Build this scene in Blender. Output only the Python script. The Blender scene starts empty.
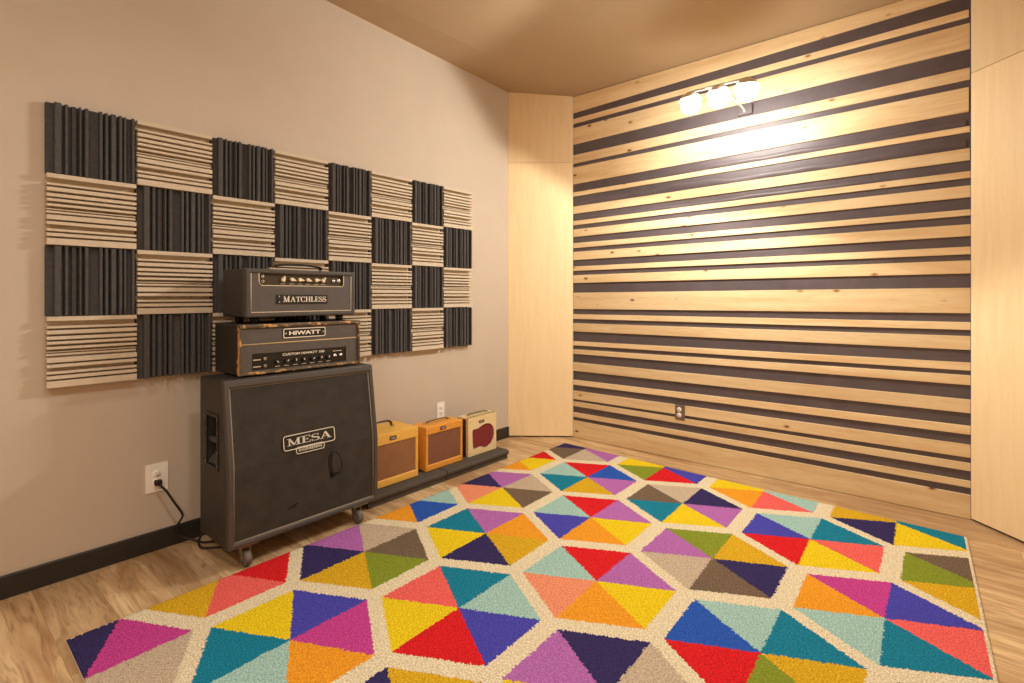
import bpy, bmesh, math, random
import numpy as np
from mathutils import Vector, Matrix
S = bpy.context.scene
COL = S.collection
R = math.radians
random.seed(7)

# ------------------------------------------------------------------ colour / materials
def lin(c):
    return tuple(((v/255)/12.92 if v/255 <= .04045 else ((v/255+.055)/1.055)**2.4) for v in c)

def new_mat(name):
    m = bpy.data.materials.new(name); m.use_nodes = True
    nt = m.node_tree; b = nt.nodes['Principled BSDF']
    return m, nt, b

def N(nt, t, **kw):
    n = nt.nodes.new(t)
    for k, v in kw.items():
        if k in n.inputs.keys(): n.inputs[k].default_value = v
        else: setattr(n, k, v)
    return n

def mixc(nt, fac, a, b, mode='MIX'):
    n = nt.nodes.new('ShaderNodeMix'); n.data_type = 'RGBA'; n.blend_type = mode
    def put(sock, v):
        if hasattr(v, 'links') or isinstance(v, bpy.types.NodeSocket): nt.links.new(v, sock)
        elif isinstance(v, (int, float)): sock.default_value = v
        else: sock.default_value = (*v, 1)
    put(n.inputs[0], fac); put(n.inputs[6], a); put(n.inputs[7], b)
    return n.outputs[2]

def ramp(nt, fac, lo, hi):
    n = N(nt, 'ShaderNodeMapRange'); n.inputs[1].default_value = lo; n.inputs[2].default_value = hi
    nt.links.new(fac, n.inputs[0]); return n.outputs[0]

def plain(name, col, rough=.6, var=.12, scale=40, bump=0., bscale=None, metal=0., spec=.5, stretch=(1,1,1)):
    """one-colour surface with a little mottling and optional bump"""
    m, nt, b = new_mat(name)
    tc = N(nt, 'ShaderNodeTexCoord'); mp = N(nt, 'ShaderNodeMapping'); mp.inputs['Scale'].default_value = stretch
    nt.links.new(tc.outputs['Object'], mp.inputs[0])
    no = N(nt, 'ShaderNodeTexNoise', Scale=scale, Detail=5.); nt.links.new(mp.outputs[0], no.inputs['Vector'])
    c = lin(col); f = ramp(nt, no.outputs[0], .3, .7)
    out = mixc(nt, f, tuple(v*(1-var) for v in c), tuple(min(1, v*(1+var)) for v in c))
    nt.links.new(out, b.inputs['Base Color'])
    b.inputs['Roughness'].default_value = rough; b.inputs['Metallic'].default_value = metal
    b.inputs['Specular IOR Level'].default_value = spec
    if bump:
        n2 = N(nt, 'ShaderNodeTexNoise', Scale=bscale or scale*4, Detail=3.); nt.links.new(mp.outputs[0], n2.inputs['Vector'])
        bp = N(nt, 'ShaderNodeBump', Strength=bump, Distance=.004); nt.links.new(n2.outputs[0], bp.inputs['Height'])
        nt.links.new(bp.outputs[0], b.inputs['Normal'])
    return m

def wood(name, base, dark, knots=0., axis='X', grain=1., rough=.45, fine=1.):
    m, nt, b = new_mat(name)
    tc = N(nt, 'ShaderNodeTexCoord'); oi = N(nt, 'ShaderNodeObjectInfo')
    off = N(nt, 'ShaderNodeVectorMath', operation='SCALE'); off.inputs[0].default_value = (13.7, 7.3, 21.1)
    nt.links.new(oi.outputs['Random'], off.inputs['Scale'])
    ad = N(nt, 'ShaderNodeVectorMath', operation='ADD'); nt.links.new(tc.outputs['Object'], ad.inputs[0]); nt.links.new(off.outputs[0], ad.inputs[1])
    st = {'X': (1, 14, 14), 'Y': (14, 1, 14), 'Z': (14, 14, 1)}[axis]
    mp = N(nt, 'ShaderNodeMapping'); mp.inputs['Scale'].default_value = st; nt.links.new(ad.outputs[0], mp.inputs[0])
    # warp so grain bends
    wn = N(nt, 'ShaderNodeTexNoise', Scale=1.6, Detail=2.); nt.links.new(ad.outputs[0], wn.inputs['Vector'])
    wsc = N(nt, 'ShaderNodeVectorMath', operation='SCALE', Scale=1.1); nt.links.new(wn.outputs['Color'], wsc.inputs[0])
    a2 = N(nt, 'ShaderNodeVectorMath', operation='ADD'); nt.links.new(mp.outputs[0], a2.inputs[0]); nt.links.new(wsc.outputs[0], a2.inputs[1])
    n1 = N(nt, 'ShaderNodeTexNoise', Scale=1.3*fine, Detail=6., Roughness=.6); nt.links.new(a2.outputs[0], n1.inputs['Vector'])
    n2 = N(nt, 'ShaderNodeTexNoise', Scale=9.*fine, Detail=3.); nt.links.new(a2.outputs[0], n2.inputs['Vector'])
    f1 = ramp(nt, n1.outputs[0], .42, .75); f2 = ramp(nt, n2.outputs[0], .45, .8)
    cb, cd = lin(base), lin(dark)
    mul = N(nt, 'ShaderNodeMath', operation='MULTIPLY'); mul.inputs[1].default_value = .75*grain; nt.links.new(f1, mul.inputs[0])
    c = mixc(nt, mul.outputs[0], cb, cd)
    mul2 = N(nt, 'ShaderNodeMath', operation='MULTIPLY'); mul2.inputs[1].default_value = .35*grain; nt.links.new(f2, mul2.inputs[0])
    c = mixc(nt, mul2.outputs[0], c, cd)
    # board to board tone
    tone = N(nt, 'ShaderNodeMapRange'); tone.inputs[3].default_value = .9; tone.inputs[4].default_value = 1.06
    nt.links.new(oi.outputs['Random'], tone.inputs[0])
    hv = N(nt, 'ShaderNodeHueSaturation'); nt.links.new(tone.outputs[0], hv.inputs['Value']); nt.links.new(c, hv.inputs['Color'])
    c = hv.outputs[0]
    if knots:
        ks = {'X': (4.2, 1, 8.5), 'Z': (6.5, 1, 2.1), 'Y': (1, 2.1, 6.5)}[axis]
        km = N(nt, 'ShaderNodeMapping'); km.inputs['Scale'].default_value = ks; nt.links.new(ad.outputs[0], km.inputs[0])
        kw = N(nt, 'ShaderNodeVectorMath', operation='ADD'); nt.links.new(km.outputs[0], kw.inputs[0])
        wk = N(nt, 'ShaderNodeVectorMath', operation='SCALE', Scale=.08); nt.links.new(n1.outputs['Color'], wk.inputs[0]); nt.links.new(wk.outputs[0], kw.inputs[1])
        vo = N(nt, 'ShaderNodeTexVoronoi', Scale=1.); nt.links.new(kw.outputs[0], vo.inputs['Vector'])
        kf = ramp(nt, vo.outputs['Distance'], .12*knots, .03)
        c = mixc(nt, kf, c, lin((150, 96, 50)))
        kf2 = ramp(nt, vo.outputs['Distance'], .06*knots, .025)
        c = mixc(nt, kf2, c, lin((74, 42, 22)))
    nt.links.new(c, b.inputs['Base Color']); b.inputs['Roughness'].default_value = rough; b.inputs['Specular IOR Level'].default_value = .28
    bp = N(nt, 'ShaderNodeBump', Strength=.12, Distance=.002); nt.links.new(n2.outputs[0], bp.inputs['Height']); nt.links.new(bp.outputs[0], b.inputs['Normal'])
    return m

def floor_mat():
    m, nt, b = new_mat('laminate_floor')
    tc = N(nt, 'ShaderNodeTexCoord')
    br = N(nt, 'ShaderNodeTexBrick', Scale=1.); br.offset = .37; br.offset_frequency = 2
    br.inputs['Color1'].default_value = (0, 0, 0, 1); br.inputs['Color2'].default_value = (1, 1, 1, 1); br.inputs['Mortar'].default_value = (.4, .4, .4, 1)
    br.inputs['Mortar Size'].default_value = .0012; br.inputs['Brick Width'].default_value = 1.22; br.inputs['Row Height'].default_value = .185
    br.inputs['Mortar Smooth'].default_value = .2
    nt.links.new(tc.outputs['Object'], br.inputs['Vector'])
    off = N(nt, 'ShaderNodeVectorMath', operation='MULTIPLY'); off.inputs[1].default_value = (31, 17, 5); nt.links.new(br.outputs['Color'], off.inputs[0])
    ad = N(nt, 'ShaderNodeVectorMath', operation='ADD'); nt.links.new(tc.outputs['Object'], ad.inputs[0]); nt.links.new(off.outputs[0], ad.inputs[1])
    mp = N(nt, 'ShaderNodeMapping'); mp.inputs['Scale'].default_value = (.9, 8, 1); nt.links.new(ad.outputs[0], mp.inputs[0])
    wn = N(nt, 'ShaderNodeTexNoise', Scale=1.1, Detail=3.); nt.links.new(mp.outputs[0], wn.inputs['Vector'])
    ws = N(nt, 'ShaderNodeVectorMath', operation='SCALE', Scale=1.7); nt.links.new(wn.outputs['Color'], ws.inputs[0])
    a2 = N(nt, 'ShaderNodeVectorMath', operation='ADD'); nt.links.new(mp.outputs[0], a2.inputs[0]); nt.links.new(ws.outputs[0], a2.inputs[1])
    n1 = N(nt, 'ShaderNodeTexNoise', Scale=1.6, Detail=5., Roughness=.55); nt.links.new(a2.outputs[0], n1.inputs['Vector'])
    wv = N(nt, 'ShaderNodeTexNoise', Scale=7., Detail=4.); nt.links.new(a2.outputs[0], wv.inputs['Vector'])
    c = mixc(nt, ramp(nt, n1.outputs[0], .36, .68), lin((224, 194, 148)), lin((170, 130, 86)))
    c2 = mixc(nt, ramp(nt, wv.outputs[0], .5, .8), c, lin((130, 94, 62)))
    mt = N(nt, 'ShaderNodeMath', operation='MULTIPLY'); mt.inputs[1].default_value = .5
    nt.links.new(br.outputs['Color'], mt.inputs[0])
    c3 = mixc(nt, mt.outputs[0], c2, lin((128, 92, 62)))
    sm = N(nt, 'ShaderNodeMath', operation='MULTIPLY'); sm.inputs[1].default_value = .5; nt.links.new(br.outputs['Fac'], sm.inputs[0])
    c4 = mixc(nt, sm.outputs[0], c3, lin((120, 86, 56)))
    nt.links.new(c4, b.inputs['Base Color']); b.inputs['Roughness'].default_value = .38
    bp = N(nt, 'ShaderNodeBump', Strength=.08, Distance=.002); nt.links.new(wv.outputs[0], bp.inputs['Height']); nt.links.new(bp.outputs[0], b.inputs['Normal'])
    return m

def weave(name, col, dark, sc=300., rough=.85, mottle=.25):
    """woven cloth: fine checker of two tones with mottling"""
    m, nt, b = new_mat(name)
    tc = N(nt, 'ShaderNodeTexCoord')
    ck = N(nt, 'ShaderNodeTexChecker', Scale=sc); nt.links.new(tc.outputs['Object'], ck.inputs['Vector'])
    no = N(nt, 'ShaderNodeTexNoise', Scale=14., Detail=5.); nt.links.new(tc.outputs['Object'], no.inputs['Vector'])
    a, d = lin(col), lin(dark)
    c = mixc(nt, ck.outputs['Fac'], a, d)
    f = ramp(nt, no.outputs[0], .35, .7)
    mm = N(nt, 'ShaderNodeMath', operation='MULTIPLY'); mm.inputs[1].default_value = mottle; nt.links.new(f, mm.inputs[0])
    c = mixc(nt, mm.outputs[0], c, d)
    nt.links.new(c, b.inputs['Base Color']); b.inputs['Roughness'].default_value = rough
    bp = N(nt, 'ShaderNodeBump', Strength=.3, Distance=.001); nt.links.new(ck.outputs['Fac'], bp.inputs['Height']); nt.links.new(bp.outputs[0], b.inputs['Normal'])
    return m

def worn(name, col, wearcol, amount=.62, rough=.55):
    """vinyl covering worn through to another colour in patches"""
    m, nt, b = new_mat(name)
    tc = N(nt, 'ShaderNodeTexCoord')
    no = N(nt, 'ShaderNodeTexNoise', Scale=26., Detail=8., Roughness=.7); nt.links.new(tc.outputs['Object'], no.inputs['Vector'])
    n2 = N(nt, 'ShaderNodeTexNoise', Scale=320., Detail=2.); nt.links.new(tc.outputs['Object'], n2.inputs['Vector'])
    f = ramp(nt, no.outputs[0], amount, amount+.03)
    c = mixc(nt, f, lin(col), lin(wearcol)); nt.links.new(c, b.inputs['Base Color'])
    b.inputs['Roughness'].default_value = rough
    bp = N(nt, 'ShaderNodeBump', Strength=.25, Distance=.002); nt.links.new(n2.outputs[0], bp.inputs['Height']); nt.links.new(bp.outputs[0], b.inputs['Normal'])
    return m

def emit(name, col, strength):
    m, nt, b = new_mat(name)
    b.inputs['Base Color'].default_value = (*col, 1)
    b.inputs['Emission Color'].default_value = (*col, 1); b.inputs['Emission Strength'].default_value = strength
    return m

M = dict(
    wall=plain('wall_paint', (196, 182, 164), .75, .02, 6, .04, 300),
    ceil=plain('ceiling_paint', (176, 152, 120), .8, .02, 5, .03, 300),
    wallrear=plain('rear_wall_paint', (205, 178, 148), .8, .02, 5),
    base=plain('black_baseboard', (40, 36, 33), .42, .08, 20),
    fabric=plain('dark_backing_cloth', (92, 82, 84), .45, .12, 9, .15, 60),
    pine=wood('pine_board', (240, 216, 170), (214, 172, 116), knots=1., axis='X'),
    veneer=wood('maple_veneer', (242, 218, 172), (226, 192, 142), axis='Z', grain=.6, rough=.45, fine=1.6),
    floor=floor_mat(),
    charcoal=plain('charcoal_foam', (84, 82, 82), .95, .12, 60, .3, 500, spec=.1),
    beigefoam=plain('beige_foam', (206, 192, 170), .95, .03, 60, .3, 500, spec=.1),
    tolex=plain('black_tolex', (50, 46, 42), .5, .16, 22, .35, 520),
    tolexedge=worn('worn_black_tolex', (70, 65, 60), (132, 116, 98), .66),
    hi_tolex=plain('scuffed_black_tolex', (44, 40, 36), .55, .2, 22, .35, 520),
    hi_edge=worn('worn_edge_vinyl', (88, 74, 56), (206, 158, 96), .52),
    hi_face=plain('grey_vinyl_face', (84, 78, 73), .6, .1, 30, .25, 500),
    grille=weave('black_grille_cloth', (70, 61, 49), (24, 21, 17), 190., mottle=.5),
    black=plain('black_plastic', (22, 20, 19), .45, .1, 30),
    hole=plain('dark_torn_opening', (10, 8, 7), .9, .1, 30),
    panel=plain('black_control_panel', (20, 17, 14), .35, .1, 30),
    cream=plain('cream_plastic', (236, 222, 186), .4, .05, 30),
    piping=plain('off_white_piping', (205, 192, 168), .5, .08, 60),
    greypipe=plain('grey_piping', (140, 128, 112), .5, .1, 60),
    white=plain('white_lettering', (240, 232, 216), .5, .03, 30),
    silver=plain('silver_lettering', (214, 208, 192), .4, .05, 40),
    chrome=plain('chrome', (210, 206, 200), .22, .05, 30, metal=1.),
    steel=plain('dull_steel', (150, 140, 128), .45, .1, 40, metal=.8),
    rubber=plain('grey_rubber_wheel', (98, 90, 82), .6, .15, 40),
    tweedA=plain('yellow_tweed', (226, 176, 78), .6, .14, 160, .3, 600),
    tweedB=plain('orange_tweed', (222, 152, 56), .55, .16, 120, .3, 600),
    brown=weave('brown_grille_cloth', (164, 116, 72), (120, 78, 46), 420., mottle=.4),
    brownB=weave('red_brown_grille_cloth', (146, 96, 68), (106, 66, 46), 420., mottle=.4),
    creamtol=plain('cream_tolex', (226, 204, 154), .55, .08, 90, .3, 600),
    darkside=plain('dark_brown_tolex', (62, 48, 38), .6, .12, 60, .3, 600),
    oxblood=weave('oxblood_grille_cloth', (140, 44, 42), (104, 30, 30), 420., mottle=.3),
    leather=plain('brown_leather', (70, 48, 34), .5, .2, 50),
    carpet=plain('charcoal_carpet', (86, 79, 72), .95, .45, 240, .8, 420, spec=.1),
    plate=plain('white_wall_plate', (246, 240, 228), .4, .02, 20),
    slot=plain('dark_slot', (40, 34, 30), .6, .05, 20),
    cord=plain('black_cord', (34, 28, 25), .5, .1, 40),
    lampmetal=plain('white_lamp_metal', (230, 224, 212), .4, .03, 20),
    bulb=emit('lit_bulb', (1, .96, .88), 135.),
    down=emit('lit_diffuser', (1, .88, .72), 22.),
)

# ------------------------------------------------------------------ mesh helpers
class MB:
    def __init__(self): self.bm = bmesh.new()
    def _merge(self, b2, mi=0):
        me = bpy.data.meshes.new('tmp'); b2.to_mesh(me); b2.free()
        n0 = len(self.bm.faces); self.bm.from_mesh(me); bpy.data.meshes.remove(me)
        self.bm.faces.ensure_lookup_table()
        for f in self.bm.faces[n0:]: f.material_index = mi
    def box(self, lo, hi, bev=0., seg=2, mi=0, rot=None):
        b = bmesh.new(); bmesh.ops.create_cube(b, size=1)
        lo, hi = Vector(lo), Vector(hi); c = (lo+hi)/2; d = hi-lo
        for v in b.verts: v.co = Vector((v.co.x*d.x, v.co.y*d.y, v.co.z*d.z))
        if bev: bmesh.ops.bevel(b, geom=b.edges[:], offset=bev, segments=seg, affect='EDGES', profile=.5, clamp_overlap=True)
        for v in b.verts: v.co = (rot @ v.co if rot else v.co) + c
        self._merge(b, mi); return self
    def prism(self, pts, dirv, bev=0., seg=2, mi=0):
        """pts: 3-D polygon; extruded by dirv"""
        b = bmesh.new(); d = Vector(dirv)
        a = [b.verts.new(p) for p in pts]; e = [b.verts.new(Vector(p)+d) for p in pts]
        n = len(pts)
        b.faces.new(a[::-1]); b.faces.new(e)
        for i in range(n): b.faces.new((a[i], a[(i+1) % n], e[(i+1) % n], e[i]))
        bmesh.ops.recalc_face_normals(b, faces=b.faces[:])
        if bev: bmesh.ops.bevel(b, geom=b.edges[:], offset=bev, segments=seg, affect='EDGES', profile=.5, clamp_overlap=True)
        self._merge(b, mi); return self
    def cyl(self, p0, p1, r, r2=None, seg=20, bev=0., mi=0):
        b = bmesh.new(); p0, p1 = Vector(p0), Vector(p1); d = p1-p0
        bmesh.ops.create_cone(b, cap_ends=True, segments=seg, radius1=r, radius2=r if r2 is None else r2, depth=d.length)
        if bev:
            es = [e for e in b.edges if abs(e.verts[0].co.z-e.verts[1].co.z) < 1e-6]
            bmesh.ops.bevel(b, geom=es, offset=bev, segments=2, affect='EDGES', clamp_overlap=True)
        q = d.to_track_quat('Z', 'Y').to_matrix()
        for v in b.verts: v.co = q @ v.co + (p0+p1)/2
        for f in b.faces:
            if len(f.verts) == 4: f.smooth = True
        self._merge(b, mi); return self
    def sphere(self, c, r, sc=(1, 1, 1), seg=20, mi=0):
        b = bmesh.new(); bmesh.ops.create_uvsphere(b, u_segments=seg, v_segments=seg//2, radius=r)
        for v in b.verts: v.co = Vector((v.co.x*sc[0], v.co.y*sc[1], v.co.z*sc[2])) + Vector(c)
        for f in b.faces: f.smooth = True
        self._merge(b, mi); return self
    def lathe(self, prof, c, axis=(0, 0, 1), seg=24, mi=0):
        b = bmesh.new(); q = Vector(axis).to_track_quat('Z', 'Y').to_matrix(); rings = []
        for (r, z) in prof:
            rings.append([b.verts.new(q @ Vector((r*math.cos(2*math.pi*i/seg), r*math.sin(2*math.pi*i/seg), z)) + Vector(c)) for i in range(seg)])
        for a, e in zip(rings, rings[1:]):
            for i in range(seg): b.faces.new((a[i], a[(i+1) % seg], e[(i+1) % seg], e[i])).smooth = True
        bmesh.ops.remove_doubles(b, verts=b.verts[:], dist=1e-6)
        bmesh.ops.recalc_face_normals(b, faces=b.faces[:])
        self._merge(b, mi); return self
    def tube(self, pts, r, seg=10, smooth=6, closed=False, flat=1., mi=0):
        P = [Vector(p) for p in pts]
        if smooth > 1:   # catmull-rom
            Q = []; n = len(P)
            rng = range(n if closed else n-1)
            for i in rng:
                p0 = P[(i-1) % n] if closed or i > 0 else P[i]; p1 = P[i]; p2 = P[(i+1) % n]
                p3 = P[(i+2) % n] if closed or i+2 < n else p2
                for k in range(smooth):
                    t = k/smooth
                    Q.append(.5*((2*p1)+(p2-p0)*t+(2*p0-5*p1+4*p2-p3)*t*t+(3*p1-p0-3*p2+p3)*t**3))
            if not closed: Q.append(P[-1])
            P = Q
        b = bmesh.new(); rings = []; n = len(P); up = None
        for i, p in enumerate(P):
            t = (P[(i+1) % n]-P[i-1] if closed else P[min(i+1, n-1)]-P[max(i-1, 0)]).normalized()
            if up is None: up = t.orthogonal().normalized() if abs(t.z) > .9 else Vector((0, 0, 1))
            s = t.cross(up).normalized(); u = s.cross(t).normalized(); up = u
            rings.append([b.verts.new(p + s*r*math.cos(2*math.pi*k/seg) + u*r*flat*math.sin(2*math.pi*k/seg)) for k in range(seg)])
        for i in range(n if closed else n-1):
            a, e = rings[i], rings[(i+1) % n]
            for k in range(seg): b.faces.new((a[k], a[(k+1) % seg], e[(k+1) % seg], e[k])).smooth = True
        if not closed: b.faces.new(rings[0][::-1]); b.faces.new(rings[-1])
        bmesh.ops.recalc_face_normals(b, faces=b.faces[:])
        self._merge(b, mi); return self
    def flat(self, polys, o, u, v, n, depth, mi=0):
        """2-D polygons laid on a plane (origin o, axes u v, normal n) and given a thickness"""
        o, u, v, n = map(Vector, (o, u, v, n))
        for p in polys:
            self.prism([o+u*a+v*b for a, b in p], n*depth, mi=mi)
        return self
    def build(self, name, mat, parent=None, origin=None):
        me = bpy.data.meshes.new(name); bm = self.bm
        o = bpy.data.objects.new(name, me); COL.objects.link(o)
        if parent is not None:
            o.parent = parent
            root = parent
            while root.parent is not None: root = root.parent
            off = Vector(root.location)
        else:
            if origin is None:
                xs = [v.co for v in bm.verts]
                lo = Vector([min(c[i] for c in xs) for i in range(3)]); hi = Vector([max(c[i] for c in xs) for i in range(3)])
                origin = ((lo.x+hi.x)/2, (lo.y+hi.y)/2, lo.z)
            off = Vector(origin); o.location = off
        for vv in bm.verts: vv.co -= off
        bm.to_mesh(me); bm.free()
        for mm in (mat if isinstance(mat, (list, tuple)) else [mat]): me.materials.append(mm)
        return o

def tag(o, label, cat, group=None):
    o['label'] = label; o['category'] = cat
    if group: o['group'] = group
    return o
def thing(name, label, cat, loc, group=None):
    o = bpy.data.objects.new(name, None); o.empty_display_size = .1; COL.objects.link(o); o.location = loc
    return tag(o, label, cat, group)
def struct(o):
    o['kind'] = 'structure'; return o

# ------------------------------------------------------------------ 2-D lettering
def strip(path, widths):
    """closed outline polygons (quads) along a path with a width at each point"""
    out = []; P = [Vector((a, b)) for a, b in path]; n = len(P); L = []; Rr = []
    for i, p in enumerate(P):
        t = (P[min(i+1, n-1)]-P[max(i-1, 0)]).normalized(); s = Vector((-t.y, t.x)); w = widths[i]/2 if isinstance(widths, (list, tuple)) else widths/2
        L.append(p+s*w); Rr.append(p-s*w)
    for i in range(n-1): out.append([tuple(L[i]), tuple(Rr[i]), tuple(Rr[i+1]), tuple(L[i+1])])
    return out
def rect(x0, y0, x1, y1): return [[(x0, y0), (x1, y0), (x1, y1), (x0, y1)]]
def arc(cx, cy, rx, ry, a0, a1, n=12): return [(cx+rx*math.cos(R(a0+(a1-a0)*i/n)), cy+ry*math.sin(R(a0+(a1-a0)*i/n))) for i in range(n+1)]
SF = .07
def serif(x0, x1, y): return rect(x0, y if y < .5 else y-SF, x1, y+SF if y < .5 else y)
def gl_M(): return rect(.12, 0, .2, 1)+rect(.76, 0, .93, 1)+strip([(.17, 1), (.52, .04)], .15)+strip([(.52, .04), (.84, 1)], .07)+serif(0, .32, 0)+serif(.64, 1.05, 0)+serif(0, .26, 1)+serif(.78, 1.05, 1), 1.05
def gl_A(): return strip([(.14, 0), (.46, 1)], .075)+strip([(.46, 1), (.8, 0)], .17)+rect(.24, .3, .68, .37)+serif(0, .3, 0)+serif(.6, .96, 0), .96
def gl_T(): return rect(.32, 0, .49, 1)+rect(0, .92, .81, 1)+rect(0, .72, .06, 1)+rect(.75, .72, .81, 1)+serif(.18, .63, 0), .81
def gl_C():
    p = arc(.46, .5, .38, .47, 48, 312, 18); w = [.06+.12*abs(math.cos(R(48+264*i/18)))**1.2 for i in range(19)]
    return strip(p, w)+rect(.7, .7, .76, 1)+rect(.7, 0, .76, .22), .82
def gl_H(): return rect(.1, 0, .27, 1)+rect(.67, 0, .84, 1)+rect(.2, .47, .74, .54)+serif(0, .37, 0)+serif(.57, .94, 0)+serif(0, .37, 1)+serif(.57, .94, 1), .94
def gl_L(): return rect(.1, 0, .27, 1)+rect(0, 0, .7, .07)+rect(.64, 0, .7, .3)+serif(0, .38, 1), .72
def gl_E(): return rect(.1, 0, .27, 1)+rect(0, 0, .72, .07)+rect(0, .93, .7, 1)+rect(.2, .47, .52, .54)+rect(.66, 0, .72, .28)+rect(.64, .73, .7, 1)+rect(.47, .36, .52, .65), .74
def gl_S():
    p = arc(.34, .73, .26, .23, 35, 270, 12)+arc(.34, .26, .28, .235, 90, -145, 12); n = len(p)
    w = [.06+.13*max(0, 1-abs(i-(n-1)/2)/(n*.38)) for i in range(n)]
    return strip(p, w)+rect(.54, .7, .59, 1)+rect(.04, 0, .09, .3), .66
SERIF = dict(M=gl_M, A=gl_A, T=gl_T, C=gl_C, H=gl_H, L=gl_L, E=gl_E, S=gl_S)
def serif_text(s, h, sx=1., gap=.07, big=None):
    """polygons and width; first letter may be taller"""
    out = []; x = 0
    for i, ch in enumerate(s):
        g, w = SERIF[ch](); k = h*(big if (big and i == 0) else 1)
        for p in g: out.append([(x+a*k*sx, b*k) for a, b in p])
        x += (w+gap)*k*sx
    return out, x
def font_polys(s, h, sx=1., bold=0.):
    """text through the built-in font, as triangles"""
    cu = bpy.data.curves.new('t', 'FONT'); cu.body = s; cu.size = 1; cu.offset = bold; cu.resolution_u = 3
    o = bpy.data.objects.new('t', cu); COL.objects.link(o)
    dg = bpy.context.evaluated_depsgraph_get(); me = bpy.data.meshes.new_from_object(o.evaluated_get(dg))
    out = []; vs = [v.co.copy() for v in me.vertices]
    x0 = min(v.x for v in vs); x1 = max(v.x for v in vs); y0 = min(v.y for v in vs); y1 = max(v.y for v in vs); k = h/(y1-y0)
    for p in me.polygons: out.append([((vs[i].x-x0)*k*sx, (vs[i].y-y0)*k) for i in p.vertices])
    bpy.data.objects.remove(o); bpy.data.curves.remove(cu); bpy.data.meshes.remove(me)
    return out, (x1-x0)*k*sx
def frame2d(w, h, t, r=.0, n=5):
    """rounded rectangular outline of stroke t, lower-left at 0,0"""
    if r <= 0: return rect(0, 0, w, t)+rect(0, h-t, w, h)+rect(0, t, t, h-t)+rect(w-t, t, w, h-t)
    P = arc(r, r, r-t/2, r-t/2, 180, 270, n)+arc(w-r, r, r-t/2, r-t/2, 270, 360, n)+arc(w-r, h-r, r-t/2, r-t/2, 0, 90, n)+arc(r, h-r, r-t/2, r-t/2, 90, 180, n)
    P.append(P[0]); P.append(P[1])
    return strip(P, t)
def rrect(w, h, r, n=5):
    return [arc(r, r, r, r, 180, 270, n)+arc(w-r, r, r, r, 270, 360, n)+arc(w-r, h-r, r, r, 0, 90, n)+arc(r, h-r, r, r, 90, 180, n)]

# ------------------------------------------------------------------ camera
CAM = Vector((2.945, 0, 1.23)); YAW = math.atan2(437, 520)
cd = bpy.data.cameras.new('camera'); cam = bpy.data.objects.new('camera', cd); COL.objects.link(cam); S.camera = cam
cam.location = CAM; cam.rotation_euler = (R(90), 0, YAW)
cd.sensor_width = 36; cd.lens = 520/1024*36; cd.shift_y = -45.5/1024; cd.clip_start = .02

cY, sY = math.cos(YAW), math.sin(YAW)
def on_x(px, py, X):
    """point at depth plane x = X seen at a picture position (used to read positions off the photo)"""
    r = (px-512)/520; Z = (X-CAM.x)/(cY*r-sY); return Vector((X, Z*(sY*r+cY), CAM.z+(296-py)*Z/520))

# ------------------------------------------------------------------ room shell
YB, YC, XC, XD, YD = 3.815, 3.45, .44, 3.037, 3.80      # back wall, corner cants
XR, YE, YR = 3.55, 3.285, -2.6
fl = MB().box((-.1, YR-.1, -.1), (XR+.1, YB+.15, 0)).build('floor', M['floor'], origin=(0, 0, 0)); struct(fl)
def wall(name, p, q, z0, z1, mat, t=.1):
    p, q = Vector((*p, 0)), Vector((*q, 0)); d = (q-p).normalized(); n = Vector((-d.y, d.x, 0))   # left of travel = outside
    return struct(MB().prism([p+Vector((0, 0, z0)), q+Vector((0, 0, z0)), q+n*t+Vector((0, 0, z0)), p+n*t+Vector((0, 0, z0))], (0, 0, z1-z0)).build(name, mat))
HT = 3.3
wall('wall_left', (0, YR), (0, YC), 0, HT, M['wall'])
wall('wall_back', (XC, YB), (XD, YB), 0, HT, M['fabric'])
wall('wall_right', (XR, YE), (XR, YR), 0, HT, M['wallrear'])
wall('wall_rear', (XR, YR), (0, YR), 0, HT, M['wallrear'])
# canted corners: a core wall each, clad with a tall and a short veneer panel
def cant(name, p, q, seam, z1):
    P, Q = Vector((*p, 0)), Vector((*q, 0)); d = (Q-P); L = d.length; d.normalize(); n = Vector((-d.y, d.x, 0))
    core = wall(name, (P+n*.012).to_2d(), (Q+n*.012).to_2d(), 0, HT, M['slot'])
    for nm, z0, zz in (('veneer_panel', .012, seam-.0015), ('veneer_panel', seam+.0015, z1)):
        o = MB().prism([P+d*.001+Vector((0, 0, z0)), P+d*(L-.001)+Vector((0, 0, z0)), P+d*(L-.001)+n*.012+Vector((0, 0, z0)), P+d*.001+n*.012+Vector((0, 0, z0))], (0, 0, zz-z0)).build(nm, M['veneer'], core)
cant('wall_corner_left', (0, YC), (XC, YB-.01), 2.39, 3.2)
cant('wall_corner_right', (XD, YD), (XR, YE), 2.45, 3.2)
# ceiling: falls slightly towards the back wall
b = MB(); cz = [(-.1, YR, 3.18), (-.1, YC, 3.008), (0, YC, 3.008), (XC, YB, 2.966), (XD, YB, 2.966), (XR+.1, YE, 2.985), (XR+.1, YR, 3.18)]
bm = b.bm; lowv = [bm.verts.new(p) for p in cz]; upv = [bm.verts.new((p[0], p[1], 3.4)) for p in cz]
k = len(cz)
for tri in ((0, 1, 2), (0, 2, 3), (0, 3, 4), (0, 4, 5), (0, 5, 6)): bm.faces.new([lowv[i] for i in tri])
bm.faces.new(upv)
for i in range(k): bm.faces.new((lowv[i], lowv[(i+1) % k], upv[(i+1) % k], upv[i]))
bmesh.ops.recalc_face_normals(bm, faces=bm.faces[:])
struct(b.build('ceiling', M['ceil']))
# baseboard with an eased top edge
struct(MB().prism([(0, YR, 0), (.014, YR, 0), (.014, YR, .089), (.012, YR, .094), (0, YR, .094)], (0, YC-YR, 0), bev=.002).build('baseboard_left', M['base']))

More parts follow.
